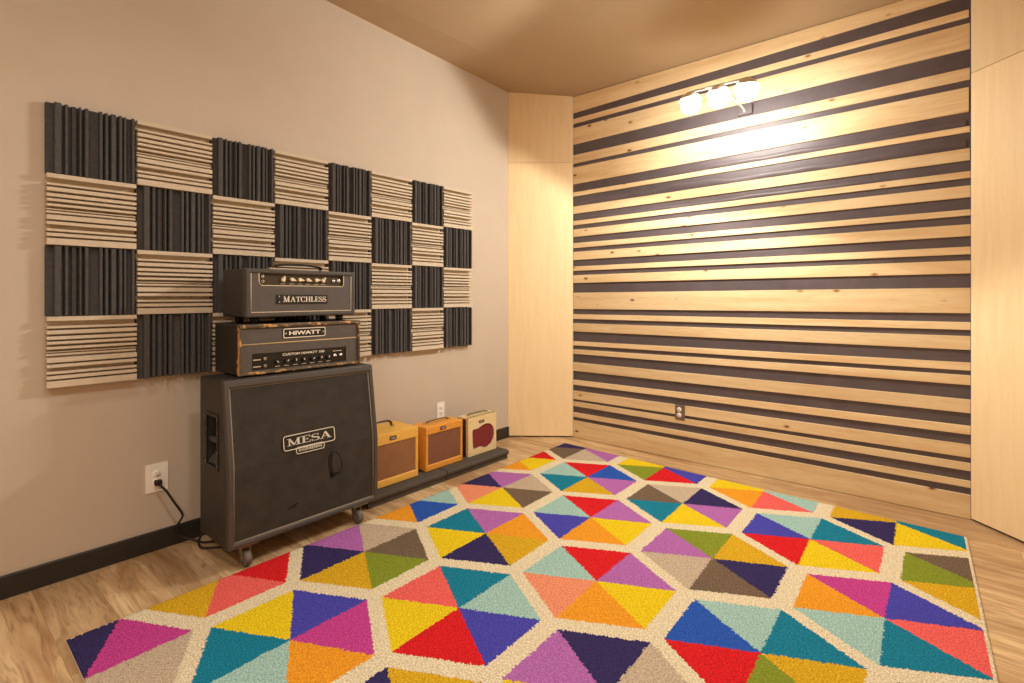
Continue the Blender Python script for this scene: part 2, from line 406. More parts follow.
# ------------------------------------------------------------------ pine boards on the back wall
ZL = [2.961, 2.815, 2.769, 2.721, 2.69, 2.541, 2.454, 2.374, 2.348, 2.195, 2.131, 2.089, 2.008, 1.94, 1.882, 1.841, 1.808, 1.739, 1.689, 1.643, 1.613, 1.539, 1.486, 1.448, 1.41, 1.343, 1.258, 1.117, 1.072, 1.031, .994, .923, .839, .801, .768, .728, .656, .58, .504, .459, .409, .334, .317, .273, .222, .18, .15, .003]
ZR = [2.963, 2.884, 2.808, 2.76, 2.733, 2.584, 2.487, 2.415, 2.381, 2.239, 2.166, 2.126, 2.044, 1.974, 1.918, 1.877, 1.839, 1.771, 1.707, 1.67, 1.625, 1.557, 1.502, 1.46, 1.426, 1.354, 1.275, 1.135, 1.086, 1.043, 1.009, .933, .865, .819, .795, .739, .662, .585, .517, .467, .413, .34, .312, .266, .214, .174, .135, .003]
ORD = ['first', 'second', 'third', 'fourth', 'fifth', 'sixth', 'seventh', 'eighth', 'ninth', 'tenth', 'eleventh', 'twelfth']
nb = len(ZL)//2
for i in range(nb):
    a0, a1, b0, b1 = ZL[2*i], ZL[2*i+1], ZR[2*i], ZR[2*i+1]
    x0, x1 = XC+.001, XD-.004 - (.004 if i % 3 == 1 else 0)
    if i > 6: x1 = XD-.001
    if i < 11: e_ = .006 if i < 6 else .003; a1 += e_; b1 += e_
    elif 15 < i < nb-1: a0 -= .002; b0 -= .002
    hh = (a0-a1+b0-b1)/2
    kind = 'wide' if hh > .12 else ('narrow' if hh < .055 else 'medium-width')
    if i == 0: lab = 'wide pine board at the top of the slatted back wall, against the ceiling'
    elif i == nb-1: lab = 'wide pine board at the foot of the slatted back wall, resting on the floor'
    elif i < 12: lab = kind+' pine board, '+ORD[i]+' from the top of the slatted back wall'
    else: lab = kind+' pine board, '+ORD[nb-1-i]+' from the bottom of the slatted back wall'
    y0, y1 = YB-.008, YB+.001
    o = MB().prism([(x0, y0, a1), (x1, y0, b1), (x1, y0, b0), (x0, y0, a0)], (0, y1-y0, 0), bev=.0012, seg=1)
    o = o.build('pine_board', M['pine'], origin=((x0+x1)/2, YB-.01, (a0+a1+b0+b1)/4))
    tag(o, lab, 'board', 'pine boards across the back wall')

# slack folds in the cloth showing in two of the gaps
wb = bpy.data.objects['wall_back']
for (gi, fr_) in ((5, .5), (6, .55), (7, .4)):
    b = MB(); bm = b.bm; prev = None; rnd = random.Random(gi)
    ph = [rnd.uniform(0, 6.28) for _ in range(4)]
    for i in range(161):
        t = i/160; x = XC+.02+(XD-XC-.04)*t
        zt = ZL[2*gi-1]+(ZR[2*gi-1]-ZL[2*gi-1])*t; zl_ = ZL[2*gi]+(ZR[2*gi]-ZL[2*gi])*t; gp = zt-zl_
        wv = .5+.18*math.sin(9*t+ph[0])+.12*math.sin(23*t+ph[1])+.08*math.sin(51*t+ph[2])
        top = zl_+gp*fr_*(.55+wv*.9)
        ring = [bm.verts.new((x, YB-dy, z)) for dy, z in ((-.0005, top+.002), (.0045, top-.002), (.007, top-gp*.14), (.0065, top-gp*.3), (.003, zl_-.004), (-.0005, zl_-.006))]
        if prev:
            for p_, q_, r_, s_ in zip(prev, prev[1:], ring[1:], ring): bm.faces.new((p_, q_, r_, s_)).smooth = True
        prev = ring
    bmesh.ops.recalc_face_normals(bm, faces=bm.faces[:])
    b.build('cloth_fold', M['fabric'], wb)

# ------------------------------------------------------------------ foam tiles on the left wall
PROF = [(0, .022), (.075, .022), (.08, .05), (.15, .05), (.156, .02), (.185, .02), (.19, .046), (.222, .046), (.228, .018), (.262, .018), (.268, .034), (.315, .034), (.32, .016), (.335, .016),
        (.34, .05), (.36, .05), (.366, .018), (.395, .018), (.4, .05), (.436, .05), (.442, .026), (.555, .026), (.56, .05), (.594, .05), (.6, .018), (.622, .018), (.628, .047), (.66, .047), (.666, .018), (.69, .018),
        (.695, .05), (.75, .05), (.756, .02), (.782, .02), (.788, .05), (.822, .05), (.828, .018), (.842, .018), (.848, .045), (.874, .045), (.88, .024), (.934, .024), (.94, .05), (.972, .05), (.976, .024), (1, .024)]
def ridges(bands, valley=.008):
    out = [(0, bands[0][2])]
    for i, (a, b, h) in enumerate(bands):
        if i: out += [(bands[i-1][1]+.001, valley), (max(a-.003, bands[i-1][1]+.004), valley), (a+.004, h)]
        out.append((b, h))
    return out
PROF_B = ridges([(0, .062, .048), (.132, .166, .05), (.19, .247, .05), (.276, .325, .05), (.348, .39, .05), (.422, .46, .05), (.486, .508, .036), (.52, .552, .036), (.578, .647, .05), (.67, .718, .05), (.772, .81, .046), (.833, .882, .05), (.905, 1, .05)])
YCOL = [on_x(px, 0, .03).y for px in (45.5, 136, 211.5, 273.5, 327, 370, 410.5, 442, 471)]
ZTOP, ROW = 2.053, .3032
def foam(name, y0, y1, z0, z1, vertical, mat, jit):
    b = MB(); rnd = random.Random(jit)
    dj = rnd.uniform(-.002, .002)
    pts = []
    if vertical:
        for t, h in PROF: pts.append((h+.001, y0+.001+(y1-y0-.002)*t, z0+.001))
        poly = [(-.001, y0+.001, z0+.001)]+pts+[(-.001, y1-.001, z0+.001)]
        b.prism(poly, (0, 0, z1-z0-.003+dj), bev=.0022, seg=2)
    else:
        for t, h in PROF_B: pts.append((h+.001, y0+.001, z1-.001-(z1-z0-.002)*t))
        poly = [(-.001, y0+.001, z1-.001)]+pts+[(-.001, y0+.001, z0+.001)]
        b.prism(poly, (0, y1-y0-.003+dj, 0), bev=.0022, seg=2)
    return b.build(name, mat)
rows = ['top', 'second', 'third', 'bottom']; cols = ['first', 'second', 'third', 'fourth', 'fifth', 'sixth', 'seventh', 'last']
for r in range(4):
    for c in range(8):
        dark = (r+c) % 2 == 0
        o = foam('foam_tile', YCOL[c], YCOL[c+1], ZTOP-ROW*(r+1), ZTOP-ROW*r, dark, M['charcoal' if dark else 'beigefoam'], r*8+c)
        tag(o, ('charcoal foam tile with upright ribs, ' if dark else 'beige foam tile with level ribs, ') + cols[c]+' from the left in the '+rows[r]+' row', 'acoustic foam tile', 'foam tiles on the left wall')

# ------------------------------------------------------------------ rug
RC = dict(red=(206, 34, 38), coral=(244, 98, 92), salmon=(243, 142, 108), orange=(244, 152, 42), yellow=(238, 196, 32), mustard=(206, 164, 36), green=(128, 142, 46), teal=(28, 122, 148), mint=(156, 192, 182), blue=(44, 86, 176), indigo=(72, 70, 168),
          navy=(54, 46, 90), magenta=(188, 66, 140), purple=(172, 104, 172), lgrey=(188, 170, 146), taupe=(112, 94, 76), cream=(222, 206, 174))
RN = list(RC)
# tri order: N-NE(right top), NE-SE(right bottom), SE-S(bottom), S-SW(left bottom), SW-NW(left top), NW-N(top)
HEX = {(0, 0): 'mint indigo red yellow coral teal', (1, 0): 'purple yellow orange salmon mint red', (0, 1): 'orange mustard navy yellow teal purple', (1, 1): 'purple yellow orange indigo mint red',
       (2, 0): 'mustard navy taupe lgrey purple green', (2, 1): 'navy purple yellow teal taupe lgrey', (1, 2): 'blue purple mustard teal mint red', (1, 3): 'lgrey lgrey lgrey taupe navy navy',
       (0, 2): 'lgrey taupe yellow salmon navy purple', (0, 3): 'red yellow orange orange orange red', (-1, 2): 'mint blue orange orange mint mint', (-1, 1): 'taupe green mustard navy purple lgrey',
       (-1, 0): 'magenta orange mint teal yellow indigo', (-2, 1): 'red coral mustard mustard red red', (-2, 0): 'lgrey lgrey navy navy navy magenta', (0, -1): 'red coral teal blue navy mustard', (1, -1): 'lgrey coral teal yellow purple navy',
       (2, -1): 'teal mustard green red blue mint', (3, -1): 'indigo coral teal mint orange magenta', (3, 0): 'teal coral yellow red indigo mint', (3, 1): 'mint mint coral orange yellow yellow', (2, 2): 'indigo indigo red green yellow yellow',
       (4, 0): 'teal teal yellow navy mustard mustard', (4, -1): 'taupe mustard mustard mustard green taupe', (3, -2): 'navy teal red coral mustard navy', (2, -2): 'purple green navy orange teal yellow', (-1, -1): 'teal mint red yellow green orange'}
HEX[(1, 3)] = 'purple purple lgrey taupe navy navy'
def build_rug():
    o = np.array([1.479, 1.4232]); A = np.array([.31224, .51199]); B = np.array([-.35561, .53585])
    Q = np.array([(.548, .394), (3.14, .365), (3.015, 3.497), (.505, 3.587)])   # corners
    nu, nv = 430, 540
    u = np.linspace(0, 1, nu+1); v = np.linspace(0, 1, nv+1); U, V = np.meshgrid(u, v)
    def pos(U, V): return ((1-U)*(1-V))[..., None]*Q[0]+(U*(1-V))[..., None]*Q[1]+(U*V)[..., None]*Q[2]+((1-U)*V)[..., None]*Q[3]
    P = pos(U, V); rg = np.random.RandomState(3)
    P += rg.uniform(-.0012, .0012, P.shape)*((U > 0) & (U < 1) & (V > 0) & (V < 1))[..., None]
    z = .0115+rg.uniform(-.0016, .0016, U.shape)
    edge = np.minimum(np.minimum(U*2.5, (1-U)*2.5), np.minimum(V*3.15, (1-V)*3.15))
    z = np.where(edge < .012, .0095, z)
    # per-face colour
    cu, cv = np.meshgrid((u[1:]+u[:-1])/2, (v[1:]+v[:-1])/2); C = pos(cu, cv)
    wx = np.clip((C[..., 0]-2.1)/.6, 0, 1)*np.clip((3.3-C[..., 1])/.8, 0, 1); wy = np.clip((1.5-C[..., 1])/.8, 0, 1)
    C = C+(.016*np.maximum(wx, wy))[..., None]*np.array([.766, .643])      # the woven pattern is not perfectly regular
    C = C+rg.normal(0, .0016, C.shape)
    rel = C-o; Minv = np.linalg.inv(np.array([A, B]).T); ij = rel @ Minv.T
    best = np.full(cu.shape, 1e9); bi = np.zeros(cu.shape, int); bj = np.zeros(cu.shape, int)
    base = np.floor(ij).astype(int)
    for di in (-1, 0, 1, 2):
        for dj in (-1, 0, 1, 2):
            I, J = base[..., 0]+di, base[..., 1]+dj
            d = C-(o+I[..., None]*A+J[..., None]*B); dist = (d[..., 0]/.334)**2+(d[..., 1]/.352)**2
            k = dist < best; best = np.where(k, dist, best); bi = np.where(k, I, bi); bj = np.where(k, J, bj)
    d = C-(o+bi[..., None]*A+bj[..., None]*B)
    hv = np.array([(-.005, .315), (.293, .145), (.302, -.166), (.012, -.322), (-.288, -.15), (-.296, .163)])
    idx = np.full(cu.shape, RN.index('cream'))
    for t in range(6):
        a, e = hv[t], hv[(t+1) % 6]
        m = np.linalg.inv(np.array([a, e]).T); st = d @ m.T
        ins = (st[..., 0] >= 0) & (st[..., 1] >= 0) & (st.sum(-1) <= 1)
        tab = {}
        for (i, j), s in HEX.items():
            idx[ins & (bi == i) & (bj == j)] = RN.index(s.split()[t])
        seen = np.zeros(cu.shape, bool)
        for key in HEX: seen |= (bi == key[0]) & (bj == key[1])
        rest = ins & ~seen
        idx[rest] = ((bi*5+bj*3+t*7) % 16)[rest]
    ce = np.minimum(np.minimum(cu*2.5, (1-cu)*2.5), np.minimum(cv*3.15, (1-cv)*3.15))
    idx[(1-cu)*2.5 < .012] = RN.index('cream')
    n = (nu+1)*(nv+1)
    top = np.concatenate([P, z[..., None]], -1).reshape(-1, 3)
    vid = np.arange(n).reshape(nv+1, nu+1)
    f = np.stack([vid[:-1, :-1], vid[:-1, 1:], vid[1:, 1:], vid[1:, :-1]], -1).reshape(-1, 4)
    # skirt to the floor
    ring = np.concatenate([vid[0, :-1], vid[:-1, -1], vid[-1, :0:-1], vid[:0:-1, 0]])
    low = top[ring].copy(); low[:, 2] = .0008; lid = n+np.arange(len(ring))
    sk = np.stack([ring, lid, np.roll(lid, -1), np.roll(ring, -1)], -1)
    verts = np.concatenate([top, low]); faces = np.concatenate([f, sk])
    mi = np.concatenate([idx.reshape(-1), np.full(len(sk), RN.index('cream'))])
    me = bpy.data.meshes.new('area_rug'); og = np.array([1.8, 1.95, 0]); verts = verts-og
    me.vertices.add(len(verts)); me.vertices.foreach_set('co', verts.reshape(-1))
    me.loops.add(len(faces)*4); me.loops.foreach_set('vertex_index', faces.reshape(-1).astype(np.int32))
    me.polygons.add(len(faces)); me.polygons.foreach_set('loop_start', (np.arange(len(faces))*4).astype(np.int32)); me.polygons.foreach_set('material_index', mi.astype(np.int32))
    for nme in RN: me.materials.append(plain('rug_'+nme+'_yarn', RC[nme], .95, .42, 170, 1., 330, spec=.08))
    me.update(calc_edges=True); me.validate()
    ob = bpy.data.objects.new('area_rug', me); ob.location = og; COL.objects.link(ob)
    return tag(ob, 'large rug of multicoloured triangles in cream-edged hexagons on the wooden floor', 'rug')
build_rug()

# ------------------------------------------------------------------ small shared builders for the gear
def knob(parent, c, r, h, mat, ptr, ang=0., name='knob'):
    c = Vector(c)
    k = MB().cyl(c, c+Vector((h, 0, 0)), r, r*.86, 18, .001).build(name, mat, parent)
    d = Vector((0, math.sin(ang), math.cos(ang)))
    p = MB(); a = c+Vector((h, 0, 0)); s = Vector((0, d.z, -d.y))*r*.14
    p.prism([a+s, a-s, a-s+d*r*.85, a+s+d*r*.85], (.0008, 0, 0)); p.build('pointer', ptr, k)
def chicken_knob(parent, c, r, ang):
    c = Vector(c); d = Vector((0, math.sin(ang), math.cos(ang))); s = Vector((0, d.z, -d.y)); m = MB()
    m.cyl(c, c+Vector((.006, 0, 0)), r*.8, r*.8, 18)
    m.prism([c-d*r*.9+s*r*.55, c-d*r*.9-s*r*.55, c-s*r*.6, c+d*r*1.5-s*r*.12, c+d*r*1.5+s*r*.12, c+s*r*.6], (.016, 0, 0), bev=.0015)
    m.build('knob', M['cream'], parent)
def jack(parent, c, r):
    c = Vector(c)
    j = MB().lathe([(r, 0), (r, .004), (r*.55, .006), (r*.5, .001), (0, .001)], c, (1, 0, 0), 18).build('jack', M['chrome'], parent)
    MB().cyl(c+Vector((.0012, 0, 0)), c+Vector((.0018, 0, 0)), r*.42).build('hole', M['hole'], j)

# ------------------------------------------------------------------ big slant speaker cabinet on casters
CY0, CY1, CB, CT = .944, 1.724, .105, .848
cab = thing('speaker_cabinet', 'tall black slant-front speaker cabinet on casters with torn grille cloth', 'speaker cabinet', (.38, 1.325, 0))
FB, FM, FT = .53, .456, .475      # front x at bottom, break z, front x at top
back = .2
def body_mesh():
    b = MB()
    b.prism([(back, CY0, CB), (FB-.028, CY0, CB), (FB-.028, CY0, FM), (FT-.028, CY0, CT), (back, CY0, CT)], (0, CY1-CY0, 0), bev=.008, seg=3)
    return b
body = body_mesh().build('body', M['tolex'], cab)
cut = MB().box((.292, CY0-.05, .452), (.412, CY0+.075, .678)).build('cutter', M['tolex'], cab)
cut2 = MB().box((.292, CY1-.075, .452), (.412, CY1+.05, .678)).build('cutter', M['tolex'], cab)
for c_ in (cut, cut2):
    md = body.modifiers.new('b', 'BOOLEAN'); md.operation = 'DIFFERENCE'; md.object = c_; md.solver = 'EXACT'
bpy.context.view_layer.update(); dg = bpy.context.evaluated_depsgraph_get()
nm = bpy.data.meshes.new_from_object(body.evaluated_get(dg)); body.modifiers.clear(); body.data = nm; nm.name = 'body'
for c_ in (cut, cut2): bpy.data.objects.remove(c_)
# rolled front frame, follows the slant
sl = Vector((FT-FB, 0, CT-FM)).normalized(); sn = Vector((sl.z, 0, -sl.x))
fr = MB(); W = .024
def side_bar(y0, y1):
    fr.prism([(FB-.03, y0, CB), (FB, y0, CB), (FB, y0, FM), (FT, y0, CT), (FT-.03, y0, CT), (FB-.03, y0, FM)], (0, y1-y0, 0), bev=.007, seg=3)
side_bar(CY0, CY0+W); side_bar(CY1-W, CY1)
fr.box((FB-.03, CY0+.01, CB+.0004), (FB-.0006, CY1-.01, CB+W), bev=.007, seg=3)
tz = CT-.034
tx = FB+(FT-FB)*(tz-FM)/(CT-FM)
fr.prism([(tx-.03, CY0+.01, tz), (tx-.0006, CY0+.01, tz), (FT-.0006, CY0+.01, CT-.0004), (FT-.03, CY0+.01, CT-.0004)], (0, CY1-CY0-.02, 0), bev=.007, seg=3)
fr.build('front_frame', M['tolexedge'], cab)
# grille cloth, sunk behind the frame
gy0, gy1 = CY0+W-.004, CY1-W+.004; gx = FB-.012
gt = tz+.004; gtx = gx+(FT-FB)*(gt-FM)/(CT-FM)
grille = MB().prism([(gx-.008, gy0, CB+W-.004), (gx, gy0, CB+W-.004), (gx, gy0, FM), (gtx, gy0, gt), (gtx-.008, gy0, gt), (gx-.008, gy0, FM)], (0, gy1-gy0, 0)).build('grille_cloth', M['grille'], cab)
# thin light welt round the cloth
w = MB(); e = .0035
for y in (gy0+e+.003, gy1-e-.003): w.tube([(gx+.002, y, CB+W), (gx+.002, y, FM), (gtx+.002, y, gt-.006)], e, 8, 1)
w.tube([(gx+.002, gy0+e, CB+W+.003), (gx+.002, gy1-e, CB+W+.003)], e, 8, 1); w.tube([(gtx+.001, gy0+e, gt-.007), (gtx+.001, gy1-e, gt-.007)], e, 8, 1)
o = w.build('welt', M['greypipe'], cab)
# tears in the cloth
gxx = gx
def tear(*runs):
    t = MB()
    for pts, widths in runs: t.flat(strip(pts, widths), (gxx, 0, 0), (0, 1, 0), (0, 0, 1), (1, 0, 0), .0012)
    t.build('tear', M['hole'], grille)
tear(([(1.45, .432), (1.436, .405), (1.434, .37), (1.441, .335), (1.446, .312), (1.444, .292)], [.003, .014, .012, .012, .016, .005]),
     ([(1.443, .314), (1.46, .304), (1.478, .312), (1.5, .312)], [.016, .017, .012, .004]),
     ([(1.45, .43), (1.478, .42), (1.495, .4), (1.508, .355), (1.505, .32)], [.002, .003, .003, .003, .002]))
tear(([(1.215, .202), (1.232, .214), (1.246, .211), (1.262, .222), (1.27, .22)], [.003, .008, .013, .009, .003]))
MB().flat([[(1.452, .42), (1.475, .412), (1.494, .39), (1.5, .34), (1.49, .325), (1.462, .318), (1.452, .33), (1.448, .37)]], (gxx, 0, 0), (0, 1, 0), (0, 0, 1), (1, 0, .12), .006).build('loose_flap', M['grille'], grille)
# name plate on the slant
po = Vector((gx, 1.196, FM))+sl*.03+sn*.0005; pu = Vector((0, 1, 0))
pl = MB().flat([[(a, b_) for a, b_ in rrect(.272, .072, .014)[0]]]+[[(a+.06, b_-.026) for a, b_ in rrect(.15, .034, .012)[0]]], po, pu, sl, sn, .006).build('logo_plate', M['black'], cab)
pb = po+sn*.0062
g = MB(); g.flat(frame2d(.272, .072, .0042, .014), pb, pu, sl, sn, .0014); g.flat([[(a+.06, b_-.026) for a, b_ in q] for q in frame2d(.15, .034, .0036, .012)], pb+sn*.0002, pu, sl, sn, .0016)
g.build('plate_border', M['silver'], pl)
tx_, tw = serif_text('MESA', .033, 1.0, .03); k = .234/tw
MB().flat([[(a*k+.019, b_+.022) for a, b_ in q] for q in tx_], pb+sn*.0004, pu, sl, sn, .0016).build('lettering', M['silver'], pl)
tx_, tw = font_polys('ENGINEERING', .012, 1.0, .012); k = .122/tw
MB().flat([[(a*k+.074, b_-.014) for a, b_ in q] for q in tx_], pb+sn*.0006, pu, sl, sn, .0016).build('lettering', M['silver'], pl)
# recessed side handles
for yy, s in ((CY0, 1), (CY1, -1)):
    h = MB(); y_ = yy
    fx0, fx1, fz0, fz1 = .278, .426, .436, .694
    for lo, hi in (((fx0, fz0), (fx1, .454)), ((fx0, .676), (fx1, fz1)), ((fx0, .45), (.294, .68)), ((.41, .45), (fx1, .68))):
        h.box((lo[0], min(y_-.005*s, y_+.004*s), lo[1]), (hi[0], max(y_-.005*s, y_+.004*s), hi[1]), bev=.002)
    ho = h.build('handle_cup', M['black'], cab)
    MB().box((.2935, min(y_+.066*s, y_+.074*s), .4535), (.4105, max(y_+.066*s, y_+.074*s), .6765)).build('cup_floor', M['hole'], ho)
    MB().prism([(.296, y_+.004*s, .456), (.408, y_+.004*s, .456), (.408, y_+.06*s, .456), (.296, y_+.06*s, .53)], (0, 0, .004)).build('cup_slope', M['tolexedge'], ho)
    MB().tube([(.296, y_+.016*s, .565), (.408, y_+.016*s, .565)], .014, 12, 1).build('grip', M['tolexedge'], ho)
    for zz in (.46, .52, .61, .67):
        for xx in (.285, .419): MB().cyl((xx, y_-.0065*s, zz), (xx, y_-.004*s, zz), .003, None, 8).build('screw', M['chrome'], ho)
    pass
# casters
for (cx, cyy) in ((.47, 1.035), (.47, 1.62), (.262, 1.035), (.262, 1.62)):
    c = MB(); c.box((cx-.034, cyy-.045, CB-.006), (cx+.05 if cx > .4 else cx+.034, cyy+.045, CB+.0005), bev=.0015)
    c.cyl((cx, cyy, CB-.018), (cx, cyy, CB-.005), .02, None, 18)
    for sx in (-1, 1):
        c.prism([(cx-.018, cyy+sx*.017, CB-.016), (cx+.018, cyy+sx*.017, CB-.016), (cx+.03, cyy+sx*.017, .045), (cx+.026, cyy+sx*.017, .028), (cx+.01, cyy+sx*.017, .028)], (0, sx*.003, 0))
    c.cyl((cx+.02, cyy-.023, .037), (cx+.02, cyy+.023, .037), .005, None, 10)
    co = c.build('caster', M['steel'], cab)
    MB().lathe([(0, -.0155), (.03, -.0155), (.0365, -.012), (.0365, .012), (.03, .0155), (0, .0155)], (cx+.02, cyy, .0368), (0, 1, 0), 24).build('wheel', M['rubber'], co)

# ------------------------------------------------------------------ middle amp head (two-tone face, worn edges)
HB, HZ0, HZ1 = CT+.001, CT+.007, 1.095
hy0, hy1, hx0, hx1 = 1.032, 1.676, .14, .432
hi = thing('amplifier_head', 'worn black amplifier head with tan scuffed edges, in the middle of the stack', 'amplifier head', ((hx0+hx1)/2, (hy0+hy1)/2, HB))
t_ = .022
MB().box((hx0, hy0+.0005, HZ0+.0005), (hx1-.026, hy1-.0005, HZ1-.0005), bev=.006, seg=3).build('body', M['hi_tolex'], hi)
e = MB()
e.box((hx1-.03, hy0, HZ0), (hx1, hy0+.009, HZ1), bev=.004, seg=3); e.box((hx1-.03, hy1-.012, HZ0), (hx1, hy1, HZ1), bev=.005, seg=3)
e.box((hx1-.03, hy0+.004, HZ0+.0003), (hx1-.0005, hy1-.004, HZ0+.014), bev=.005, seg=3); e.box((hx1-.03, hy0+.004, HZ1-.017), (hx1-.0005, hy1-.004, HZ1-.0003), bev=.005, seg=3)
e.build('edge_trim', M['hi_edge'], hi)
# bare wood showing where the covering is gone at the left edge
bw = MB(); rr = random.Random(5)
pts = []
zz = HZ0+.004
L_, R_ = [], []
for i in range(15):
    z = HZ0+.003+(HZ1-HZ0-.02)*i/14; wd = .006+.02*abs(math.sin(i*1.9+.4))*(1.3 if i < 6 else .55)
    L_.append((hx1-.004-wd, z)); R_.append((hx1-.004, z))
for i in range(14):
    bw.prism([(L_[i][0], hy0-.0008, L_[i][1]), (R_[i][0], hy0-.0008, R_[i][1]), (R_[i+1][0], hy0-.0008, R_[i+1][1]), (L_[i+1][0], hy0-.0008, L_[i+1][1])], (0, .002, 0))
bw.build('bare_wood', plain('bare_wood', (206, 146, 84), .7, .25, 90), hi)
fx = hx1-.012
py0, py1, pz0, pz1 = on_x(252, 0, fx).y, on_x(346, 0, fx).y, HZ0+.02, HZ0+.1
f = MB(); ya, yb, za, zb = hy0+.007, hy1-.01, HZ0+.012, HZ1-.015
for a in ((ya, za, py0, zb), (py1, za, yb, zb), (py0, pz1, py1, zb), (py0, za, py1, pz0)): f.box((fx-.008, a[0], a[1]), (fx, a[2], a[3]))
f.build('front_panel', M['hi_face'], hi)
zl = HZ0+.145
MB().tube([(fx, ya, zl), (fx, yb, zl)], .003, 8, 1).build('piping', plain('gold_piping', (196, 172, 122), .5, .1, 60), hi)
cp = MB().box((fx-.012, py0, pz0), (fx-.0065, py1, pz1)).build('control_panel', M['panel'], hi)
cx_ = fx-.0065
for i in range(7):
    knob(cp, (cx_, py0+.125+i*.0455, pz0+.03), .0125, .014, M['black'], M['white'], -.9+.3*((i*5) % 7))
for zz in (.018, .052): jack(cp, (cx_, py0+.064, pz0+zz), .008)
for yy in (.05, .085):
    sw = MB().lathe([(.0095, 0), (.0095, .003), (.006, .005), (.004, .005), (.0036, .018), (0, .019)], (cx_, py1-yy+.02, pz0+.036), (1, 0, 0), 14).build('toggle_switch', M['chrome'], cp)
MB().sphere((cx_, py1-.105, pz0+.034), .006, (1, 1, 1), 12).build('pilot_lamp', M['cream'], cp)
tx_, tw = font_polys('CUSTOM HIWATT 100', .012, 1.5, .01); k = .225/tw
le = MB().flat([[(a*k, b_) for a, b_ in q] for q in tx_], (cx_, py0+.15, pz0+.058), (0, 1, 0), (0, 0, 1), (1, 0, 0), .002)
le.build('lettering', M['white'], cp)
def mark(r, o_, par): MB().flat(rect(*r), o_, (0, 1, 0), (0, 0, 1), (1, 0, 0), .0008).build('panel_marking', M['piping'], par)
for i in range(7): mark((-.012, 0, .012, .003), (cx_, py0+.125+i*.0455, pz0+.008), cp)
for zz in (.014, .047): mark((0, 0, .036, .0045), (cx_, py0+.008, pz0+zz), cp)
mark((0, 0, .05, .003), (cx_, py1-.075, pz0+.058), cp)
ly0, ly1 = on_x(283, 0, fx).y, on_x(325, 0, fx).y; lz0, lz1 = HZ0+.165, HZ0+.213
lw = ly1-ly0
lp = MB().flat(rect(0, 0, lw, lz1-lz0), (fx, ly0, lz0), (0, 1, 0), (0, 0, 1), (1, 0, 0), .004).build('logo_plate', M['black'], hi)
MB().flat(frame2d(lw, lz1-lz0, .004, .007), (fx+.004, ly0, lz0), (0, 1, 0), (0, 0, 1), (1, 0, 0), .001).build('plate_border', M['white'], lp)
tx_, tw = font_polys('HIWATT', .02, 1.5, .03); k = (lw*.74)/tw
MB().flat([[(a*k+lw*.13, b_+.0145) for a, b_ in q] for q in tx_], (fx+.004, ly0, lz0), (0, 1, 0), (0, 0, 1), (1, 0, 0), .0014).build('lettering', M['white'], lp)
for yy in (.013, lw-.013): MB().cyl((fx+.004, ly0+yy, lz0+.024), (fx+.0055, ly0+yy, lz0+.024), .0035, None, 10).build('screw', M['silver'], lp)
for yy in (hy0+.06, hy1-.06):
    for xx in (hx0+.05, hx1-.06): MB().cyl((xx, yy, HB), (xx, yy, HZ0+.002), .016, None, 16).build('foot', M['black'], hi)

# ------------------------------------------------------------------ top amp head
MB0 = HZ1+.001; mz0, mz1 = 1.126, 1.363
my0, my1, mx0, mx1 = 1.072, 1.663, .13, .402
ma = thing('amplifier_head', 'black amplifier head with cream knobs on top of the stack', 'amplifier head', ((mx0+mx1)/2, (my0+my1)/2, MB0))
MB().box((mx0, my0+.0005, mz0+.0005), (mx1-.036, my1-.0005, mz1-.0005), bev=.008, seg=3).build('body', M['tolex'], ma)
e = MB()
e.box((mx1-.045, my0, mz0), (mx1, my0+.024, mz1), bev=.007, seg=3); e.box((mx1-.045, my1-.024, mz0), (mx1, my1, mz1), bev=.007, seg=3)
e.box((mx1-.045, my0+.004, mz0+.0003), (mx1-.0006, my1-.004, mz0+.022), bev=.007, seg=3); e.box((mx1-.045, my0+.004, mz1-.024), (mx1-.0006, my1-.004, mz1-.0003), bev=.007, seg=3)
e.build('edge_trim', M['tolexedge'], ma)
fx = mx1-.006
qy0, qy1 = on_x(259, 0, fx).y, on_x(343.5, 0, fx).y; qz0, qz1 = mz1-.082, mz1-.022
f = MB(); ya, yb, za, zb = my0+.022, my1-.022, mz0+.02, mz1-.022
for a in ((ya, za, yb, qz0), (ya, qz0, qy0, zb), (qy1, qz0, yb, zb)): f.box((fx-.008, a[0], a[1]), (fx, a[2], a[3]))
f.build('front_panel', M['hi_face'], ma)
p = MB(); e = .0027
p.tube([(fx+.002, ya+.003, mz1-.024), (fx+.002, ya+.003, mz0+.025), (fx+.002, yb-.003, mz0+.025), (fx+.002, yb-.003, mz1-.024)], e, 8, 1)
p.tube([(fx, qy0, qz1), (fx, qy0, qz0+.014), (fx, qy0+.012, qz0), (fx, qy1-.006, qz0), (fx, qy1, qz0+.01), (fx, qy1, qz1)], e, 8, 1)
p.build('piping', M['piping'], ma)
cp = MB().box((fx-.03, qy0, qz0), (fx-.012, qy1, qz1)).build('control_panel', plain('bronze_black_panel', (58, 46, 30), .4, .15, 30), ma)
cx_ = fx-.012
for (pxx, an) in ((284, .3), (293, 1.9), (301, 1.75), (309, 1.95), (317.5, 1.5), (324, .6)): chicken_knob(cp, (cx_, on_x(pxx, 0, fx).y, qz0+.032), .0125, an)
for zz in (.02, .045): jack(cp, (cx_, qy0+.022, qz0+zz), .009)
for pxx in (334.5, 339.5):
    MB().lathe([(.011, 0), (.011, .004), (.006, .006), (.004, .006), (.0036, .02), (0, .021)], (cx_, on_x(pxx, 0, fx).y, qz0+.03), (1, 0, 0), 14).build('toggle_switch', M['chrome'], cp)
for pxx in (284, 293, 301, 309, 317.5, 324): mark((-.012, 0, .012, .0025), (cx_, on_x(pxx, 0, fx).y, qz0+.009), cp)
